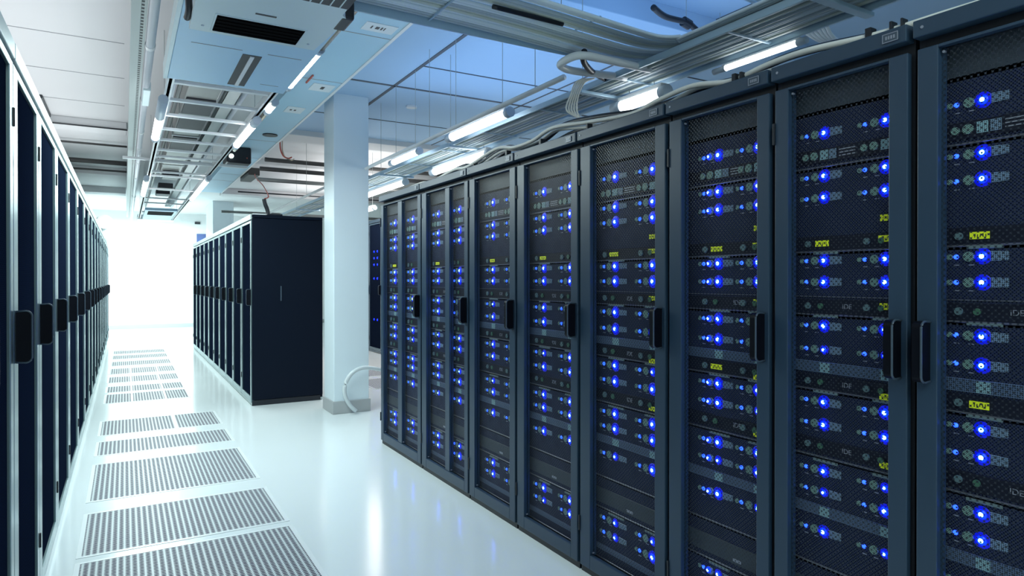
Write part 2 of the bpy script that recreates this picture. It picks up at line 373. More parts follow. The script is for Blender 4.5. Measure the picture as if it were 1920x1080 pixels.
def right_cabinet(ci, yf, yn, ops, label):
    t = thing('server_cabinet', ((XF+2.72)/2, (yf+yn)/2, 0), label, 'server cabinet', 'cabinets of the blue-lit right-hand row')
    g = .004
    b = MB()
    b.box(1.812, 2.70, yf-.018, yf-.001, .03, 1.985).box(1.812, 2.70, yn+.001, yn+.018, .03, 1.985)
    b.box(1.812, 2.70, yn+.018, yf-.018, 1.965, 1.985).box(1.812, 2.70, yn+.018, yf-.018, .03, .075).box(2.68, 2.70, yn+.018, yf-.018, .075, 1.965)
    b.box(1.8125, 1.83, yn+.018, yf-.018, 1.925, 1.965)
    b.build('cabinet_body', M['inside'], t)
    MB().box(1.80, 2.70, yn+.004, yf-.004, 0.0, .03).build('plinth', M['cabbody'], t)
    MB().box(1.772, 1.812, yn+g, yf-g, 1.955, ZT, .003).box(1.812, 2.70, yn+g, yf-g, 1.985, ZT, .002).build('top_fascia', M['frame'], t)
    MB().box(1.835, 1.84, yn+.02, yf-.02, 1.845, 1.935).build('lit_band_panel', M['blank'], t)  # lighter panel standing in for the band of light across the mesh top
    # badge on the fascia
    yb = yn+.045 if ci < 6 else yn+.035
    bw = .042
    bd = MB().box(1.769, 1.7725, yb-bw/2+.01, yb+bw/2+.01, 1.966, 1.987, .0008, 1).build('badge', M['rim'], t)
    q = MB(); yc = yb+.01
    q.box(1.768, 1.7695, yc-bw/2, yc+bw/2, 1.9645, 1.9665).box(1.768, 1.7695, yc-bw/2, yc+bw/2, 1.9865, 1.9885).box(1.768, 1.7695, yc-bw/2, yc-bw/2+.002, 1.9665, 1.9865).box(1.768, 1.7695, yc+bw/2-.002, yc+bw/2, 1.9665, 1.9865)
    for k in range(4): q.box(1.768, 1.7695, yc-.013+k*.007, yc-.013+k*.007+.0045, 1.972, 1.981)
    q.build('badge_lettering', M['logo'], bd)
    MB().cyl((1.7715, yf-.028, 1.978), (-1, 0, 0), .004, .003, 12).build('fascia_screw', M['logo'], t)
    # door
    d = MB(); x0, x1 = XF-.006, XF+.014
    zt, zb = 1.920, .095
    gd = .008
    d.box(x0, x1, ops[0][0], yf-gd, .032, 1.928, .0025).box(x0, x1, yn+gd, ops[-1][1], .032, 1.928, .0025)
    d.box(x0, x1, ops[-1][1], ops[0][0], zt, 1.928, .0015).box(x0, x1, ops[-1][1], ops[0][0], .032, zb, .0025)
    for (a, bb), (c, e) in zip(ops, ops[1:]): d.box(x0+.004, x1, c, bb, zb, zt, .002)
    # inner return of the door frame
    for a, bb in ops:
        d.box(x1, x1+.012, a-.006, a+.004, zb, zt).box(x1, x1+.012, bb-.004, bb+.006, zb, zt)
    door = d.build('door', M['frame'], t)
    for a, bb in ops:
        MB().quad([(x1-.002, a, zb), (x1-.002, bb, zb), (x1-.002, bb, zt), (x1-.002, a, zt)]).build('mesh_panel', M['mesh'], door)
    for a, bb in ops:
        for yy, zz in ((a-.008, zt-.012), (a-.008, zb+.012), (bb+.008, zb+.012)):
            inst('panel_screw', shared(('scr',), lambda: MB().cyl((0, 0, 0), (-1, 0, 0), .0035, .008, 10).mesh(M['logo'])), door, (x1-.006, yy, zz))
    hy = (yn+.036) if ci < 7 else (yf-.030)
    fin(-1, hy, 1.063, 1.220, x=x0, parent=door)
    for z in (1.79, .22):
        yy = (yf-.0) if ci < 7 else yn
        MB().box(x0-.006, x0+.004, yy-.010, yy-.002, z-.035, z+.035, .002).build('hinge', M['cabbody'], door)
    return t

ZROWS = {}
def server(ci, cab_phrase, yf, yn, ledys, s, z0, z1, kind, rank, cnt):
    a, b = yf-.022, yn+.022
    xs = 1.832
    extra = {'A': 'server, one row of blue lights', 'B': 'tall server, yellow-tagged strip', 'C': 'blue-lit server, knobbed strip',
             'D': 'blue-lit server, vent bar', 'E': 'blue-lit server', 'F': 'blue-lit server, three light rows', 'G': 'blank unlit server', 'H': 'blue-lit server'}[kind]
    t = thing('blade_server', (xs+.2, (a+b)/2, z0), '%s, %s in %s' % (extra, 'topmost' if rank == 0 else 'lowest' if rank == 7 else ORD[rank]+' from top', cab_phrase), 'server', 'servers in %s' % cab_phrase)
    MB().box(xs, xs+.5, b, a, z0+.004, z1-.003).build('chassis', M['chassis'], t)
    MB().box(xs-.004, xs+.01, b, a, z0, z0+.005, .001, 1).build('front_lip', M['lip'], t)
    xb = xs
    def cluster(yc, z, idx, big):
        R = s
        # small bezel disc, dim led, green disc, bright led, two vent grids
        inst('indicator_disc', shared(('d1', round(s, 2)), lambda: MB().cyl((0, 0, 0), (-1, 0, 0), .007*R, .006, 14).mesh(M['disc'])), t, (xb-.001, yc+.075*s, z))
        inst('dim_blue_light', shared(('ld', round(s, 2)), lambda: MB().dome((0, 0, 0), (-1, 0, 0), .0062*R, .005).mesh(M['leddim'])), t, (xb-.001, yc+.060*s, z))
        inst('indicator_disc', shared(('d2', round(s, 2)), lambda: MB().cyl((0, 0, 0), (-1, 0, 0), .0125*R, .007, 18).mesh(M['disc'])), t, (xb-.001, yc+.031*s, z))
        f = 1.0 if big else 0.72
        if ci == 5 and idx == 0:
            l2 = inst('blue_light', shared(('ll', round(s, 2), .72), lambda: MB().dome((0, 0, 0), (-1, 0, 0), .0125*R*.72, .008).mesh(M['ledlens'])), t, (xb-.004, yc+.036*s, z))
            inst('light_core', shared(('lc', round(s, 2), .72), lambda: MB().dome((0, 0, 0), (-1, 0, 0), .0078*R*.72, .010).mesh(M['ledcore'])), l2, (xb-.0045, yc+.036*s, z))
        l = inst('blue_light', shared(('ll', round(s, 2), f), lambda: MB().dome((0, 0, 0), (-1, 0, 0), .0125*R*f, .008).mesh(M['ledlens'])), t, (xb, yc, z))
        c = inst('light_core', shared(('lc', round(s, 2), f), lambda: MB().dome((0, 0, 0), (-1, 0, 0), .0078*R*f, .010).mesh(M['ledcore'])), l, (xb-.0005, yc, z))
        inst('halo_ring', shared(('lr', round(s, 2), f), lambda: MB().dome((0, 0, 0), (-1, 0, 0), .0205*R*f, .003, 20).mesh(M['ledhalo'])), l, (xb, yc, z))  # painted halo: glowing ring wider than the LED itself
        inst('vent_grid', shared(('v1', round(s, 2)), lambda: MB().box(-.003, 0, -.011*R, .011*R, -.012, .012, .001, 1).mesh(M['vent'])), t, (xb, yc-.029*s, z))
        if yc-.06*s > b: inst('vent_grid', shared(('v2', round(s, 2)), lambda: MB().box(-.003, 0, -.009*R, .009*R, -.011, .011, .001, 1).mesh(M['vent'])), t, (xb, yc-.048*s, z))
        # little label scratches below
        for k in range(2): inst('label_mark', shared(('lm', round(s, 2)), lambda: MB().box(-.001, .001, -.006*s, .006*s, -.0012, .0012).mesh(M['logo'])), t, (xb-.0005, yc+(.059-.034*k)*s, z-.021))
    def labelbar(yc, z):
        MB().box(xb-.005, xb+.001, yc-.045*s, yc+.035*s, z-.004, z+.004, .001, 1).build('grey_label', M['greylabel'], t)
    def rowp(z, bigs=(True, True), bar=False):
        for i, yc in enumerate(ledys):
            cluster(yc, z, i, bigs[i])
            if bar: labelbar(yc, z+.030)
    def ventbar(z):
        o = MB().box(xb-.004, xb+.001, b+.004, a-.012, z-.017, z+.017, .0015, 1).build('vent_bar', M['ventbar'], t)
        for yc in ledys: MB().box(xb-.0055, xb-.003, yc-.020*s, yc+.012*s, z-.014, z+.014).build('teal_vent', M['ventteal'], o)
    def knobs(z, label_left):
        st = MB().box(xb-.003, xb+.001, b, a, z-.024, z+.022, .001, 1).build('control_strip', M['strip'], t)
        for i, yc in enumerate(ledys):
            MB().cyl((xb-.005, yc+.052*s, z), (-1, 0, 0), .0095*s, .007, 18).build('knob', M['knob'], st)
            if label_left and i == 0: ylab(yc+.005*s, z, .022*s)
            else: MB().cyl((xb-.005, yc+.010*s, z), (-1, 0, 0), .0085*s, .005, 18).build('green_knob', M['knobgreen'], st)
        if not label_left: inst('logo', text_mesh('IDE', .020*min(s, 1.2), M['logo']), st, (xb-.0045, ledys[0]-.075*s, z))
    def ylab(y, z, hw, txt=None):
        l = MB().box(xb-.0062, xb-.004, y-hw, y+hw, z-.009, z+.009).build('yellow_label', M['yellow'], t)
        if txt: inst('lettering', text_mesh(txt, .014, M['ink'], .0004), l, (xb-.0066, y, z))
        else:
            q = MB(); n = 5
            for k in range(n):
                y0 = y-hw*.7+k*hw*1.4/n; q.box(xb-.0067, xb-.006, y0, y0+hw*.09, z-.0045+random.uniform(-.001, .002), z+.004+random.uniform(-.002, .001))
            q.build('lettering', M['ink'], l)
    yt = ledys[-1]+.002 if ci >= 4 else None
    rb = lambda: tuple(random.random() < .75 for _ in ledys)
    if kind == 'A': 
        rowp(1.772, (True, True))
        o = MB().box(xb-.005, xb+.001, b, a-.01, 1.682, 1.726, .0015, 1).build('vent_strip', M['strip'], t)
        for yc in ledys:
            MB().cyl((xb-.006, yc+.060*s, 1.705), (-1, 0, 0), .010*s, .006, 14).build('indicator_disc', M['disc'], o)
            MB().cyl((xb-.006, yc+.031*s, 1.705), (-1, 0, 0), .0125*s, .006, 16).build('indicator_disc', M['disc'], o)
            MB().box(xb-.0065, xb-.004, yc-.014*s, yc+.012*s, 1.691, 1.719).build('teal_vent', M['ventteal'], o)
            MB().box(xb-.0065, xb-.004, yc-.042*s, yc-.018*s, 1.691, 1.719).build('teal_vent', M['vent'], o)
        q = MB()
        for k in range(3): q.box(xb-.0065, xb-.004, ledys[0]-(.10)*s, ledys[0]-.05*s, 1.694+k*.009, 1.697+k*.009)
        q.build('cable_slots', M['logo'], o)
    elif kind == 'B':
        rowp(1.642); rowp(1.577)
        if yt: ylab(ledys[-1], 1.500, .013*s)
        knobs(1.437, True)
        if yt: ylab(ledys[-1], 1.442, .018*s)
    elif kind == 'C':
        rowp(1.385, bar=False); labelbar(ledys[0], 1.412-.004); rowp(1.320)
        MB().box(xb-.002, xb+.001, b, a, 1.274, 1.277).build('seam_line', M['lip'], t)
        knobs(1.247, False)
        if yt: ylab(ledys[-1], 1.252, .014*s, 'N36' if ci == 6 else None)
    elif kind == 'D':
        rowp(1.186, rb(), True); rowp(1.114, rb()); ventbar(1.060); knobs(1.015, ci in (5, 7))
        if yt: ylab(ledys[-1], 1.000, .014*s)
    elif kind == 'E':
        rowp(.955, rb(), True); rowp(.886, rb()); knobs(.820, False)
        if yt: ylab(ledys[-1], .808, .014*s)
    elif kind == 'F':
        rowp(.745, rb(), True); rowp(.680, rb()); ventbar(.622); rowp(.560, rb())
    elif kind == 'G':
        MB().box(xb-.003, xb+.001, b, a, .335, .400, .001, 1).build('blank_cover', M['blank'], t)
        MB().box(xb-.0045, xb-.002, ledys[0]-.09*s, ledys[0]-.06*s, .345, .355).build('logo', M['logo'], t)
    elif kind == 'H':
        rowp(.272, rb(), True); rowp(.208, rb())
        MB().box(xb-.003, xb+.001, b, a-.02, .125, .150, .001, 1).build('vent_bar', M['ventbar'], t)
KINDS = [('A', 1.668, 1.835), ('B', 1.410, 1.664), ('C', 1.218, 1.406), ('D', .988, 1.214), ('E', .784, .984), ('F', .452, .780), ('G', .312, .448), ('H', .085, .308)]
for ci, (yf, yn, ops, label, ph, leds) in enumerate(right):
    right_cabinet(ci, yf, yn, ops, label)
    s = {0: 1.55, 1: 1.35, 2: 1.25, 3: 1.25, 4: 1.3, 5: 1.15, 6: 1.0, 7: 1.0}[ci]
    for r, (k, z0, z1) in enumerate(KINDS):
        server(ci, ph, yf, yn, leds, s, z0, z1, k, r, len(KINDS))

# ------------------------------------------------------------------ plain cabinets of the left row, middle block and far row
def plain_cabinet(sgn, xf, xb, y0, y1, zt, label, group, hz=True, cap='lightcap', frame='steelframe', stile=.075, end=None, lean=False):
    """sgn +1: the front looks to +X; -1: to -X"""
    lo, hi = sorted((xf-sgn*.03, xb)); g = .004
    t = thing('server_cabinet', ((xf+xb)/2, (y0+y1)/2, 0), label, 'server cabinet', group)
    MB().box(lo, hi, y0+.002, y1-.002, .03, zt-.02, .002).build('cabinet_body', M['endpanel'], t)
    MB().box(min(xf-sgn*.004, xb), max(xf-sgn*.004, xb), y0+.003, y1-.003, 0.008, .03).build('plinth', M[cap], t)
    MB().box(min(xf-sgn*.04, xb), max(xf-sgn*.04, xb), y0+.03, y1-.03, 0, .008).build('feet_rail', M['cabbody'], t)
    F = lambda a, b: tuple(sorted((xf+sgn*a, xf+sgn*b)))
    x0, x1 = F(-.03, .006)
    lo2, hi2 = sorted((xf-sgn*.03, xb))
    MB().box(x0, x1, y0+g, y1-g, zt-.055, zt, .003).build('top_fascia', M[cap], t)
    MB().box(lo2, hi2, y0+g, y1-g, zt-.02, zt-.002, .002).build('top_panel', M['endpanel'], t)
    x0, x1 = F(-.03, 0)
    d = MB(); d.box(x0, x1, y0+g, y0+stile, .035, zt-.065, .003).box(x0, x1, y1-stile*.7, y1-g, .035, zt-.065, .003)
    d.box(x0, x1, y0+stile, y1-stile*.7, zt-.09, zt-.065, .002).box(x0, x1, y0+stile, y1-stile*.7, .035, .09, .002)
    door = d.build('door', M[frame], t)
    x0, x1 = F(-.028, -.010)
    MB().box(x0, x1, y0+stile, y1-stile*.7, .09, zt-.09).build('mesh_panel', M['meshdark'], door)
    fin(sgn, y0+.055, 1.055, 1.225, x=xf, parent=door)
    for z in (zt-.24, .25):
        a, b = F(-.004, .006)
        MB().box(a, b, y1-.014, y1-.003, z-.03, z+.03, .002).build('hinge', M['cabbody'], door)
    return t
LB = [1.95, 2.62, 3.34, 4.15, 5.02, 5.94, 6.94, 7.78, 8.52, 9.39, 10.3, 11.25, 12.02, 12.94, 13.86, 14.78, 15.7, 16.62]
for i, (a, b) in enumerate(zip(LB, LB[1:])):
    l = ('black mesh-door cabinet at the left edge of the photo, nearest the camera' if i == 0 else
         'last black mesh-door cabinet of the left row, by the white end wall' if i == len(LB)-2 else
         'black mesh-door cabinet with pale metal posts, %s from the camera in the left row' % ORD[i])
    plain_cabinet(1, -.306, -1.30, a, b, 2.085, l, 'cabinets of the left-hand row', stile=.10)
n = 10; MBY = [7.345+(14.15-7.345)*k/n for k in range(n+1)]
midtop = None
for i, (a, b) in enumerate(zip(MBY, MBY[1:])):
    l = ('black cabinet with the big dark end panel at the near end of the middle block' if i == 0 else
         'farthest black cabinet of the middle block, towards the white wall' if i == n-1 else
         'black cabinet %s from the near end of the middle block' % ORD[i])
    c = plain_cabinet(-1, 1.143, 1.885, a, b, 2.015, l, 'cabinets of the middle block', stile=.07)
    if i == 0:
        e = MB().box(1.150, 1.883, a-.016, a+.002, .06, 1.975, .003).box(1.150, 1.883, a-.016, a+.002, 1.980, 2.013, .002).build('end_panel', M['endpanel'], c)
        MB().box(1.150, 1.86, a-.010, a+.002, .0, .055, .002).build('end_plinth', M['cabbody'], c)
        MB().box(1.435, 1.447, a-.026, a-.016, 1.10, 1.26, .003).build('end_handle', M['rim'], c)
for i in range(6):
    a = 10.55+i*.7; b = a+.7
    l = 'tall black cabinet glimpsed between the column and the blue-lit row, nearest one' if i == 0 else 'black cabinet of the far side row, %s from its near end' % ORD[i]
    c = plain_cabinet(-1, 3.93, 4.8, a, b, 2.42 if i < 3 else 2.02, l, 'cabinets of the far side row behind the column', cap='frame', frame='frame', stile=.06)
    o0 = ORIG[c.name]
    for z in (1.84, 1.72, 1.60, 1.35, .6):
        for y in (a+.24, a+.42):
            inst('blue_light', shared(('far',), lambda: MB().dome((0, 0, 0), (-1, 0, 0), .018, .01).mesh(M['ledlens'])), c, (3.937, y, z))
# gadget, clamp and wire on top of the middle block
t = thing('cable_clamp', (1.30, 7.6, 2.015), 'black cable clamp lying on the near corner of the middle block', 'clamp')
MB().box(1.31, 1.47, 7.38, 7.60, 2.015, 2.035, .006).build('clamp_base', M['cabbody'], t)
MB().tube([(1.345, 7.5, 2.02), (1.335, 7.5, 2.08), (1.31, 7.5, 2.15), (1.30, 7.5, 2.20)], .022, 10).build('clamp_arm', M['cabbody'], t, True)
o = MB().box(1.17, 1.30, 7.40, 7.62, 2.0155, 2.03, .004).build('white_box', M['white']); tag(o, 'small white junction box on the front corner of the middle block', 'box')
o = MB().tube([(1.305, 7.5, 2.205), (1.363, 7.6, 2.246), (1.41, 8.2, 2.44), (1.515, 9.2, 2.645), (1.69, 10.5, 2.89), (1.918, 11.9, 3.165)], .006, 6).build('red_wire', M['red']); tag(o, 'thin red wire running from the ceiling down to the clamp on the middle block', 'wire')
o = MB().tube([(1.76, 9.0, 3.17), (1.765, 9.0, 3.05), (1.80, 9.0, 2.96), (1.86, 9.0, 2.93), (1.91, 9.0, 2.95)], .010, 6).build('red_wire', M['red']); tag(o, 'looped reddish wire hanging from the ceiling left of the column', 'wire')
o = MB().tube([(1.79, 9.0, 3.17), (1.79, 9.0, 3.04), (1.82, 9.0, 2.95), (1.90, 9.0, 2.91), (1.94, 9.0, 2.93)], .008, 6).build('brown_wire', M['brass']); tag(o, 'brown wire hanging beside the red looped wire at the ceiling', 'wire')

# hose by the column
o = MB().tube([(2.55, 6.7, .31), (2.36, 6.46, .37), (2.20, 6.40, .425), (2.04, 6.38, .452), (1.93, 6.38, .41), (1.86, 6.38, .31), (1.855, 6.38, .20), (1.90, 6.38, .10), (1.965, 6.38, .03)], .020, 10).build('grey_hose', M['hose'], None, True)
tag(o, 'pale grey hose arching against the foot of the white column', 'hose')

# ------------------------------------------------------------------ wall and ceiling details
o = MB().box(1.745, 2.15, 20.46, 20.5, 2.0, 2.62, .004).build('notice_board', M['board']); tag(o, 'blue notice board on the end wall above the middle block', 'notice board')
o = MB().box(1.70, 1.84, 20.47, 20.5, 2.89, 2.96, .004).build('wall_sign', M['darkgrey']); tag(o, 'small dark sign high on the white end wall', 'sign')
o = MB().cyl((-.30, 12.0, 2.20), (0.25, -1, 0.1), .11, .30, 24).build('white_drum', M['white'], None); tag(o, 'round white drum on top of the left cabinet row', 'drum')
t = thing('ceiling_access_box', (-.78, 8.46, 3.13), 'dark framed box under the ceiling above the left row', 'box')
MB().box(-.90, -.705, 8.03, 8.92, 3.135, CEIL, .004).build('box_body', M['darkgrey'], t); MB().box(-.89, -.72, 8.06, 8.89, 3.125, 3.135).build('dark_grille', M['darkgrey'], t)
o = MB().tube([(XL, 8.94, 3.08), (-.6, 8.94, 3.08), (0.03, 8.94, 3.08)], .009, 6, smooth=False).build('dark_conduit', M['darkgrey']); tag(o, 'thin dark conduit crossing above the left cabinets from the dark box', 'conduit')
for y, z, r, l in ((11.35, 3.05, .035, 'thick dark pipe crossing under the ceiling above the left row'), (10.3, 3.12, .014, 'thinner dark pipe crossing above the left row, nearer the camera'), (12.2, 3.05, .016, 'dark pipe crossing above the left row, farther from the camera')):
    o = MB().tube([(XL, y, z), (.03, y, z)], r, 10, smooth=False).build('ceiling_pipe', M['duct_dark']); tag(o, l, 'pipe', 'dark pipes crossing above the left row')
for y, z, r, m, l in ((9.75, 3.02, .030, 'duct_dark', 'upper dark pipe crossing behind the column near the ceiling'), (10.15, 2.95, .032, 'duct_dark', 'lower thick dark pipe crossing behind the column'), (10.35, 2.82, .030, 'duct', 'grey pipe crossing behind the column below the dark ones'), (12.3, 2.86, .012, 'darkgrey', 'thin dark conduit crossing high behind the middle block'), (14.6, 2.72, .03, 'duct', 'grey pipe crossing far behind the middle block')):
    o = MB().tube([(1.70, y, z), (6.9, y, z)], r, 10, smooth=False).build('ceiling_pipe', M[m]); tag(o, l, 'pipe', 'pipes crossing behind the column')

# soffit signs, hole, lamp box, hatch
def soffit_sign(x0, x1, y0, y1, label, marks):
    t = thing('soffit_label', ((x0+x1)/2, (y0+y1)/2, SZ-.004), label, 'label')
    MB().box(x0, x1, y0, y1, SZ-.005, SZ).build('plate', M['sticker'], t)
    q = MB(); cy = (y0+y1)/2
    for (mx, w, h) in marks: q.box(x0+mx-w/2, x0+mx+w/2, cy-h/2, cy+h/2, SZ-.006, SZ-.004)
    q.build('lettering', M['darkgrey'], t)
soffit_sign(1.395, 1.615, 4.27, 4.42, 'white printed label on the blue soffit nearest the camera', [(.055, .010, .05), (.095, .026, .045), (.125, .012, .05), (.145, .008, .05)])
soffit_sign(1.43, 1.62, 5.84, 6.07, 'white label with a grey mark on the soffit beside a pink tag', [(.10, .03, .08)])
soffit_sign(1.40, 1.57, 6.75, 7.0, 'faint small label on the soffit beside the white column', [(.05, .02, .05), (.09, .02, .05)])
o = MB().box(1.36, 1.372, 5.62, 5.86, SZ-.012, SZ-.0005).build('pink_tag', M['red']); tag(o, 'thin pink tag hanging on the edge of the soffit', 'tag')
o = MB().cyl((1.49, 8.2, SZ-.006), (0, 0, 1), .085, .012, 28).build('round_vent', M['cabbody']); tag(o, 'round black vent in the blue soffit', 'vent')
t = thing('emergency_light', (1.30, 9.3, SZ), 'black box with a bright round lamp fixed under the soffit', 'emergency light')
MB().box(1.13, 1.43, 9.15, 9.55, SZ-.21, SZ, .02).build('light_box', M['cabbody'], t)
MB().cyl((1.185, 9.14, SZ-.13), (0, -1, 0), .028, .03, 18).build('lamp_lens', M['glow'], t); MB().cyl((1.375, 9.145, SZ-.14), (0, -1, 0), .008, .02, 10).build('status_light', M['red'], t)
o = MB().box(1.69, 1.86, 11.1, 11.95, 2.99, CEIL, .004).build('dark_vent', M['duct_dark']); tag(o, 'dark rectangular vent box beside the soffit above the middle block', 'vent')
o = MB().cyl((2.62, 6.55, CEIL-.012), (0, 0, 1), .055, .024, 20).build('smoke_detector', M['white']); tag(o, 'round white smoke detector on the ceiling right of the column', 'smoke detector')
t = thing('black_conduit', (3.3, 3.14, 2.9), 'black flexible conduit under the blue ceiling at the top right', 'conduit')
MB().tube([(2.80, 3.05, 3.0), (2.95, 3.1, 2.99), (3.13, 3.10, 2.99), (3.25, 3.14, 2.985), (3.42, 3.18, 2.94), (3.58, 3.2, 2.90), (3.75, 3.2, 2.90)], .019, 8).build('conduit_hose', M['cabbody'], t, True)
for x, y, z in ((3.14, 3.11, 2.99), (3.54, 3.19, 2.91)):
    MB().cyl((x, y, z), (.8, 0, -.2), .032, .06, 12).build('clip', M['cabbody'], t)
    MB().cyl((x, y, (z+CEIL)/2), (0, 0, 1), .0022, CEIL-z, 8).build('hanger_rod', M['strutplain'], t)

# ------------------------------------------------------------------ cable ladder over the aisle
LZ = 2.60; RX0, RX1 = .255, .885
t = thing('cable_ladder', ((RX0+RX1)/2, 9, LZ), 'white overhead cable ladder running down the aisle ceiling', 'cable ladder')
for x in (RX0, RX1):
    MB().box(x-.012, x+.012, 2.6, 15.9, LZ, LZ+.07, .003).box(x-.022, x+.022, 2.6, 15.9, LZ, LZ+.006).build('side_rail', M['white'], t)
for y in (4.82, 5.31, 5.81, 6.36, 6.86, 7.40, 7.80, 8.15, 8.93, 9.27, 10.63, 11.85, 12.6, 14.3, 15.3):
    MB().box(RX0, RX1, y-.02, y+.02, LZ+.008, LZ+.03, .004).build('rung', M['white'], t)
MB().box(RX0-.03, RX1+.03, 15.75, 16.2, LZ-.01, LZ+.09, .006).build('end_frame', M['white'], t)
for y in (5.5, 8.4, 11.5, 14.5):
    for x in (RX0, RX1): MB().cyl((x, y, (LZ+CEIL)/2+.03), (0, 0, 1), .0022, CEIL-LZ-.06, 8).build('hanger_rod', M['strutplain'], t)
for y in (3.0, 8.5):   # transverse supports
    MB().box(-.02 if y > 5 else .2, 1.28 if y > 5 else .9, y-.03, y+.03, LZ+.075, LZ+.10, .003).build('support_bar', M['white'], t)
# cover panel
t = thing('cover_panel', (.57, 3.9, LZ-.03), 'pale blue sheet panel under the ladder behind the near air conditioner', 'panel')
MB().box(.228, .912, 3.0, 4.56, LZ-.035, LZ-.005, .003).build('sheet', M['panelblue'], t)
MB().box(.56, .66, 3.86, 4.50, LZ-.037, LZ-.034).build('slot', M['darkgrey'], t)
MB().box(.600, .622, 3.87, 4.49, LZ-.045, LZ-.037, .002).build('slot_bar', M['white'], t)
q = MB().box(.30, .55, 3.80, 3.806, LZ-.0365, LZ-.0345).box(.68, .86, 3.80, 3.806, LZ-.0365, LZ-.0345).box(.74, .85, 4.40, 4.405, LZ-.0365, LZ-.0345)
q.build('groove', M['joint'], t)
MB().box(.205, .228, 3.1, 4.58, LZ-.035, LZ+.06, .003).build('side_flange', M['pale'], t)
# near air conditioner
t = thing('air_conditioner', (.53, 3.0, 2.45), 'pale ceiling air conditioner with a black grille, nearest the camera', 'air conditioner')
z0 = 2.45
MB().poly([(.245, 2.62, z0), (.80, 2.62, z0), (.80, 2.78, z0), (.835, 2.82, z0), (.80, 3.275, z0), (.25, 3.275, z0)], (0, 0, .022)).build('face_panel', M['pale'], t)
MB().box(.262, .80, 2.45, 3.255, z0+.022, z0+.17, .008).build('casing', M['white'], t)
MB().box(.34, .705, 3.035, 3.235, z0-.0015, z0+.004).build('grille_recess', M['void'], t)
for k in range(5):
    y = 3.055+k*.04
    MB().poly([(.342, y, z0-.004), (.342, y+.004, z0-.001), (.342, y+.024, z0-.001), (.342, y+.020, z0-.004)], (.361, 0, 0)).build('louver', M['void'], t)
q = MB().box(.332, .34, 3.027, 3.243, z0-.003, z0).box(.705, .713, 3.027, 3.243, z0-.003, z0).box(.34, .705, 3.235, 3.243, z0-.003, z0).box(.34, .705, 3.027, 3.035, z0-.003, z0)
q.build('grille_frame', M['pale'], t)
MB().box(.477, .562, 2.937, 2.950, z0-.002, z0).build('display_slot', M['darkgrey'], t)
for x, y in ((.298, 3.2), (.755, 3.2)): MB().cyl((x, y, z0-.001), (0, 0, 1), .006, .004, 12).build('panel_screw', M['lampgrey'], t)
v = MB().box(.58, .80, 2.55, 2.70, z0-.004, z0+.002).build('air_outlet', M['darkgrey'], t)
for k in range(5): MB().box(.60+k*.04, .605+k*.04, 2.56, 2.69, z0-.008, z0-.003).build('outlet_vane', M['pale'], v)
MB().box(.80, .86, 2.80, 2.96, z0-.002, z0+.10, .012).build('corner_bracket', M['cabbody'], t)
MB().tube([(.235, 2.9, z0+.16), (.232, 3.05, z0+.08), (.238, 3.12, z0+.03), (.236, 3.2, z0+.02)], .014, 8).build('drain_pipe', M['darkgrey'], t, True)
# far air conditioner hung under the ladder
t = thing('air_conditioner', (.56, 14.0, 2.5), 'distant pale air conditioner with a dark slot, hung under the far end of the ladder', 'air conditioner')
MB().box(.31, .82, 13.2, 15.2, LZ-.05, LZ-.005, .006).build('face_panel', M['panelblue'], t)
MB().box(.36, .77, 13.4, 14.1, LZ-.056, LZ-.049, .002).build('air_slot', M['void'], t)
# ducts and pipes above the ladder
t = thing('air_duct', (.55, 8.5, 2.78), 'grey galvanised air duct above the cable ladder', 'duct')
MB().box(.42, .66, 4.62, 10.4, 2.80, 3.0, .01).build('duct_run', M['duct'], t)
for y in (5.5, 6.5, 7.5, 8.5, 9.5): MB().box(.41, .67, y-.02, y+.02, 2.79, 3.01, .003).build('duct_flange', M['strutplain'], t)
for a, b in ((5.9, 6.45), (6.56, 7.2), (7.56, 8.4)): MB().box(.43, .65, a, b, 2.785, 2.80).build('dark_opening', M['darkgrey'], t)
t = thing('flexible_duct', (.5, 4.6, 2.72), 'ribbed flexible duct end just behind the blue panel', 'duct')
MB().tube([(.36, 4.68, 2.74), (.62, 4.70, 2.74)], .055, 12, smooth=False).build('duct_core', M['duct_dark'], t)
q = MB()
for k in range(14): q.cyl((.365+k*.0185, 4.68+k*.0015, 2.74), (1, 0, 0), .062, .008, 14)
q.build('duct_ribs', M['strutplain'], t)
t = thing('cable_tray', (.74, 8, 2.75), 'grey cable channel beside the duct above the ladder', 'cable tray')
MB().box(.70, .80, 4.6, 15.0, 2.80, 2.806).box(.70, .704, 4.6, 15.0, 2.80, 2.86).box(.796, .80, 4.6, 15.0, 2.80, 2.86).build('channel', M['strutplain'], t)
MB().box(.70, .765, 4.98, 5.26, 2.797, 2.80).build('blue_sticker', M['blue'], t)
for x, m, r, l in ((.32, 'pipe', .028, 'white pipe above the left rail of the ladder'), (.375, 'duct', .018, 'thin grey pipe above the ladder beside the white pipe'), (.845, 'pipe', .02, 'thin white pipe above the right rail of the ladder')):
    o = MB().tube([(x, 4.6, 2.84), (x, 15.6, 2.84)], r, 10, smooth=False).build('overhead_pipe', M[m]); tag(o, l, 'pipe', 'pipes above the ladder')
for i, (y, l) in enumerate(((10.0, 'black box with a round opening above the middle of the ladder'), (11.3, 'dark fan box above the far part of the ladder'), (12.1, 'dark tangled cable box at the far part of the ladder'))):
    o = MB().box(.44, .64, y, y+.35, 2.72, 2.80, .01).build('junction_box', M['cabbody']); tag(o, l, 'box', 'dark boxes above the ladder')
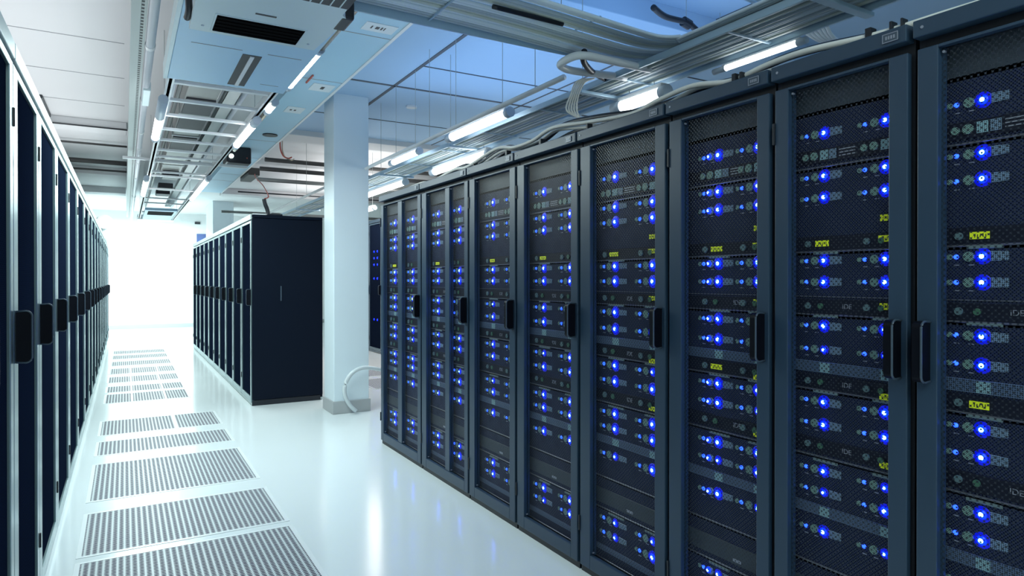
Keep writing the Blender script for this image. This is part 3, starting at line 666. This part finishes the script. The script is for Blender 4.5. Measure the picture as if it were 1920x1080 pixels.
# slotted channel and pipe left of the ladder
t = thing('slotted_channel', (.08, 9, 2.75), 'slotted grey steel channel running along the ceiling left of the pipe', 'channel')
MB().box(.030, .078, 1.0, 17.5, 2.75, 2.80, .002).build('channel', M['strutplain'], t)
MB().box(.078, .092, 1.0, 17.5, 2.752, 2.80).build('slotted_face', M['strut'], t)
MB().box(.092, .106, 1.0, 17.5, 2.75, 2.80, .002).build('channel_lip', M['strutplain'], t)
t = thing('ceiling_pipe', (.135, 9, 2.72), 'long white pipe beside the slotted channel, left of the ladder', 'pipe')
MB().tube([(.137, 1.5, 2.76), (.137, 17.9, 2.76)], .026, 14, smooth=False).build('pipe_run', M['pipe'], t)
for y in (4.6, 6.0, 7.3, 8.2, 9.2, 10.6, 13.0): MB().cyl((.137, y, 2.76), (0, 1, 0), .030, .05, 14).build('coupling', M['white'], t)
MB().box(.118, .170, 5.55, 6.05, 2.72, 2.79, .006).build('pipe_box', M['pale'], t)

# lamps
def lamp(name, x, z, y0, y1, cap0, label, group, r=.028, axis='y', watts=0, color=WHITE, top=None):
    t = thing(name, (x, (y0+y1)/2, z), label, 'lamp', group)
    MB().tube([(x, y0, z), (x, y1, z)], r, 14, smooth=False).build('tube', M['tube'], t, False)
    MB().tube([(x, y0-cap0, z), (x, y0, z)], r*1.12, 14, smooth=False).build('end_cap', M['lampgrey'], t)
    MB().tube([(x, y1, z), (x, y1+.08, z)], r*1.12, 14, smooth=False).build('end_cap', M['lampgrey'], t)
    MB().box(x-r*.7, x+r*.7, y0-.02, y1+.02, z+r*.7, z+r*1.5, .003).build('housing', M['white'], t)
    if top:
        for yy in (y0+.06, y1-.06): MB().cyl((x, yy, (z+r+top)/2), (0, 0, 1), .0022, top-z-r, 8).build('hanger_rod', M['strutplain'], t)
    if watts:
        l = area('lamp_light', (x, (y0+y1)/2, z-r*1.5), (x, (y0+y1)/2, z-2), r*2, y1-y0, watts, color)
    return t
CT = CEIL
GL = 'tube lamps along the ladder'
lamp('tube_lamp', .222, 2.52, 5.47, 6.28, .55, 'short glowing tube lamp under the left rail of the ladder', GL, top=LZ+.003)
lamp('tube_lamp', .878, 2.55, 5.50, 6.42, .16, 'glowing tube lamp under the right rail, above the black box', GL, top=LZ+.003)
lamp('tube_lamp', .878, 2.55, 8.85, 11.1, .2, 'far glowing tube lamp under the right rail of the ladder', GL, top=LZ+.003)
lamp('tube_lamp', .222, 2.52, 9.0, 10.6, .2, 'far glowing tube lamp under the left rail of the ladder', GL, top=LZ+.003)
lamp('tube_lamp', .935, 2.60, 3.72, 4.45, .05, 'glowing tube lamp at the right edge of the blue cover panel', GL, r=.022, top=CEIL)
lamp('tube_lamp', .935, 2.60, 4.98, 5.2, .05, 'short glowing tube lamp between cover panel and soffit', GL, r=.022, top=CEIL)
o = MB().tube([(.935, 1.9, 2.61), (.935, 3.66, 2.61)], .024, 12, smooth=False).build('metal_pipe', M['brass'], None, True); tag(o, 'brushed metal pipe at the right side of the near air conditioner', 'pipe')
o = MB().tube([(.935, 5.32, 2.61), (.935, 7.0, 2.61)], .020, 12, smooth=False).build('metal_pipe', M['brass'], None, True); tag(o, 'brushed metal pipe continuing past the ladder towards the black box', 'pipe')

# ------------------------------------------------------------------ right-hand tray and its cables
TZ = 2.44
t = thing('cable_tray', (2.5, 5, TZ), 'long zinc cable tray above the blue-lit cabinet row', 'cable tray')
MB().box(2.325, 2.337, .2, 16, TZ-.004, TZ+.03, .002).build('tray_side', M['tray'], t)
for k in range(20): MB().box(2.33, 2.63, .5+k*.78-.005, .5+k*.78+.005, TZ-.004, TZ+.004).build('tray_rung', M['tray'], t)
MB().box(2.625, 2.64, .2, 16, TZ-.012, TZ+.05, .002).build('tray_flange', M['tray'], t)
for y in (1.6, 3.1, 4.9, 6.6, 8.5, 10.5): 
    MB().cyl((2.30, y, (TZ+CEIL)/2), (0, 0, 1), .0022, CEIL-TZ, 8).build('hanger_rod', M['strutplain'], t)
    MB().box(2.28, 2.66, y-.02, y+.02, TZ-.03, TZ-.012, .003).build('tray_bracket', M['tray'], t)
mats = ['cableA', 'cableB', 'cableC', 'cableA', 'cableB', 'cableC', 'cableA']
n1 = 14
for k in range(n1):
    x = 2.352+k*.0195; z = TZ+.014+(.004 if k % 2 else 0)
    pts = [(x, .3, z)]+[(x+random.uniform(-.004, .004), y, z+random.uniform(-.003, .004)) for y in (1.0, 2, 3, 4, 5, 6.2, 7.5, 9, 11)]+[(x, 15.5, z)]
    o = MB().tube(pts, .0098, 7, sub=3).build('network_cable', M[mats[k % 7]], None, True)
    tag(o, 'grey network cable lying straight along the tray over the blue-lit row', 'cable', 'cables lying straight in the long tray')
# bundle crossing from the left and bending into the tray towards the camera
n2 = 19
for k in range(n2):
    u = k/(n2-1)
    y = 2.83-u*.42; r = .13+.30*(1-u); xt = 2.30+.33*(1-u); xc, yc = xt-r, y-r
    z = 2.555+random.uniform(-.007, .007); zt = TZ+.048
    wob = lambda a: random.uniform(-a, a)
    pts = [(-.2, y+wob(.002), z+.01), (.5, y+wob(.002), z+.006), (1.1, y+wob(.002), z+.002), (1.6, y, z-.01), (xc-.06, y, z-.035)]
    for q in range(1, 7):
        a = math.pi/2*(1-q/6); pts.append((xc+r*math.cos(a), yc+r*math.sin(a), z-.035+(zt-z+.035)*q/6))
    pts += [(xt, 1.6, zt), (xt, .9, zt), (xt, .2, zt)]
    o = MB().tube(pts, .0092, 8, sub=5).build('network_cable', M[mats[(k*3+1) % 7]], None, True)
    tag(o, 'grey network cable crossing from the left and bending into the long tray', 'cable', 'cables crossing over and bending into the tray')
# cross tray below the crossing bundle
t = thing('cable_tray', (1.2, 2.9, 2.53), 'cross cable tray carrying the grey bundle from the left', 'cable tray')
MB().box(-.2, 2.22, 2.846, 2.858, 2.51, 2.555, .002).build('tray_flange', M['tray'], t)
for k in range(4): MB().box(-.1+k*.66, -.092+k*.66, 2.40, 2.85, 2.532, 2.538).build('tray_rung', M['tray'], t)
for x in (.4, 1.2, 1.98): MB().cyl((x, 2.855, (2.53+CEIL)/2), (0, 0, 1), .0022, CEIL-2.53, 8).build('hanger_rod', M['strutplain'], t)
# extra bundle from the top right
for k in range(6):
    y = 2.10-k*.028
    pts = [(2.0, y+.02, 2.74), (2.33, y, 2.66), (2.62, y-.01, 2.62), (2.82, y-.02, 2.575), (2.98, y-.03+k*.012, 2.53), (3.08, y-.05+k*.02, 2.515)]
    o = MB().tube(pts, .0095, 7).build('white_cable', M['cableA'], None, True); tag(o, 'pale cable dropping across the tray at the top right', 'cable', 'pale cables dropping across the tray')
# U-shaped bar and rail left of the tray
t = thing('hanging_rail', (2.1, 5, 2.45), 'white tubular rail running along the left of the cable tray', 'rail')
MB().tube([(2.10, 3.0, 2.45), (2.10, 14, 2.45)], .016, 12, smooth=False).build('rail_bar', M['white'], t, True)
for y in (3.3, 4.87, 6.7, 9): MB().cyl((2.10, y, (2.45+CEIL)/2), (0, 0, 1), .0022, CEIL-2.45, 8).build('hanger_rod', M['strutplain'], t)
o = MB().tube([(2.42, 2.66, 2.45), (2.10, 2.655, 2.45), (1.99, 2.66, 2.45), (1.95, 2.70, 2.45), (1.95, 2.80, 2.45), (1.985, 2.86, 2.45), (2.1, 2.885, 2.45), (2.40, 2.83, 2.45)], .020, 12).build('bent_tube', M['white'], None, True); tag(o, 'white bent tube frame at the near end of the hanging rail', 'tube')
o = MB().tube([(1.985, 2.66, 2.47), (2.03, 2.73, 2.455), (2.11, 2.80, 2.45), (2.22, 2.88, 2.455), (2.34, 2.93, 2.455)], .016, 10).build('black_hose', M['cabbody'], None, True); tag(o, 'short black hose draped over the white bent tube', 'hose')
o = MB().tube([(1.40, 2.545, 2.530), (1.60, 2.55, 2.530), (1.78, 2.555, 2.530)], .011, 8).build('dark_bar', M['cabbody']); tag(o, 'short black bar lying under the crossing cables at the top', 'bar')
for k in range(5):
    a = .012*k
    pts = [(2.20, 2.86, 2.42), (2.12-a, 2.84, 2.38), (2.05-a, 2.80, 2.29), (2.02-a*1.4, 2.77, 2.20), (2.03-a, 2.72, 2.13+a*.5), (2.0, 2.60, 2.085+a*.3), (1.93, 2.42+a, 2.06), (1.87+.2*a, 2.22, 2.045)]
    o = MB().tube(pts, .0045, 6).build('loop_cable', M['cableW'], None, True); tag(o, 'thin white cable looping down from the tray onto the cabinets', 'cable', 'thin white cables looping onto the cabinet tops')
# lamps on the right
GR = 'tube lamps by the long tray'
lamp('tube_lamp', 2.185, 2.43, 3.78, 4.62, .05, 'bright tube lamp beside the hanging rail right of the column', GR, r=.030, top=CEIL)
lamp('tube_lamp', 2.20, 2.44, 5.35, 5.95, .05, 'smaller tube lamp farther along the hanging rail', GR, r=.026, top=CEIL)
lamp('tube_lamp', 2.56, 2.36, 4.75, 5.80, .05, 'bright tube lamp under the long tray above the third cabinet', GR, r=.032, top=TZ-.002)
lamp('tube_lamp', 2.56, 2.36, 2.72, 3.05, .05, 'bright tube lamp under the tray behind the white cable loop', GR, r=.034, top=TZ-.002)
lamp('tube_lamp', 2.63, 2.40, 1.92, 2.33, .05, 'bright tube lamp under the tray near the sixth cabinet', GR, r=.014, top=TZ-.002)
lamp('tube_lamp', 2.56, 2.36, 6.6, 8.2, .05, 'far tube lamp under the tray close to the column', GR, r=.030, top=TZ-.002)
lamp('tube_lamp', 3.1, 2.36, 9.2, 11.2, .05, 'distant tube lamp under the tray seen right behind the column', GR, r=.030, top=CEIL)
# cables lying on the cabinet tops
tp = [(.74, 2.022), (.93, 2.030), (1.10, 2.028), (1.31, 2.046), (1.47, 2.050), (1.63, 2.036), (1.80, 2.060), (1.98, 2.050), (2.17, 2.036), (2.47, 2.062), (2.74, 2.088), (2.94, 2.062), (3.16, 2.064), (3.34, 2.086), (3.69, 2.034), (3.92, 2.048), (4.27, 2.020), (4.46, 2.026), (4.8, 2.015)]
for k, (dx, dz, m, r, l) in enumerate(((0, 0, 'cableW', .0105, 'thick cream cable snaking along the front of the cabinet tops'), (.03, -.012, 'cableW', .009, 'second cream cable snaking just behind the first on the cabinet tops'), (.06, .016, 'cabbody', .014, 'thick black cable running behind the cream cables on the cabinet tops'), (.11, .004, 'cabbody', .012, 'black cable lying farther back on the cabinet tops'))):
    pts = [(1.86+dx+.01*math.sin(i*1.7+k), y, max(ZT+r+.001, z+dz+(.012*math.sin(i*1.1+k*2) if k else 0))) for i, (y, z) in enumerate(tp)]
    o = MB().tube(pts, r, 8).build('top_cable', M[m], None, True); tag(o, l, 'cable', 'cables on the cabinet tops')
for i, (y, w) in enumerate(((1.115, .018), (1.05, .008), (1.02, .006), (1.60, .016), (1.57, .010), (2.45, .012), (3.2, .02), (3.6, .012), (2.85, .02))):
    o = MB().box(1.842, 1.872, y-w/2, y+w/2, 2.001, 2.046+w*.3, .002).build('cable_strap', M['cabbody'])
    tag(o, 'black strap holding the cables %s' % ['above the second cabinet from the right edge', 'just right of the broad strap at the top right', 'rightmost, above the corner of the right-edge cabinet', 'broad one above the sixth cabinet from the column', 'narrow one beside the strap above the sixth cabinet', 'above the fifth cabinet from the column', 'above the third cabinet from the column', 'where the second and third cabinets from the column meet', 'above the fourth cabinet from the column'][i], 'strap', 'straps over the cabinet-top cables')
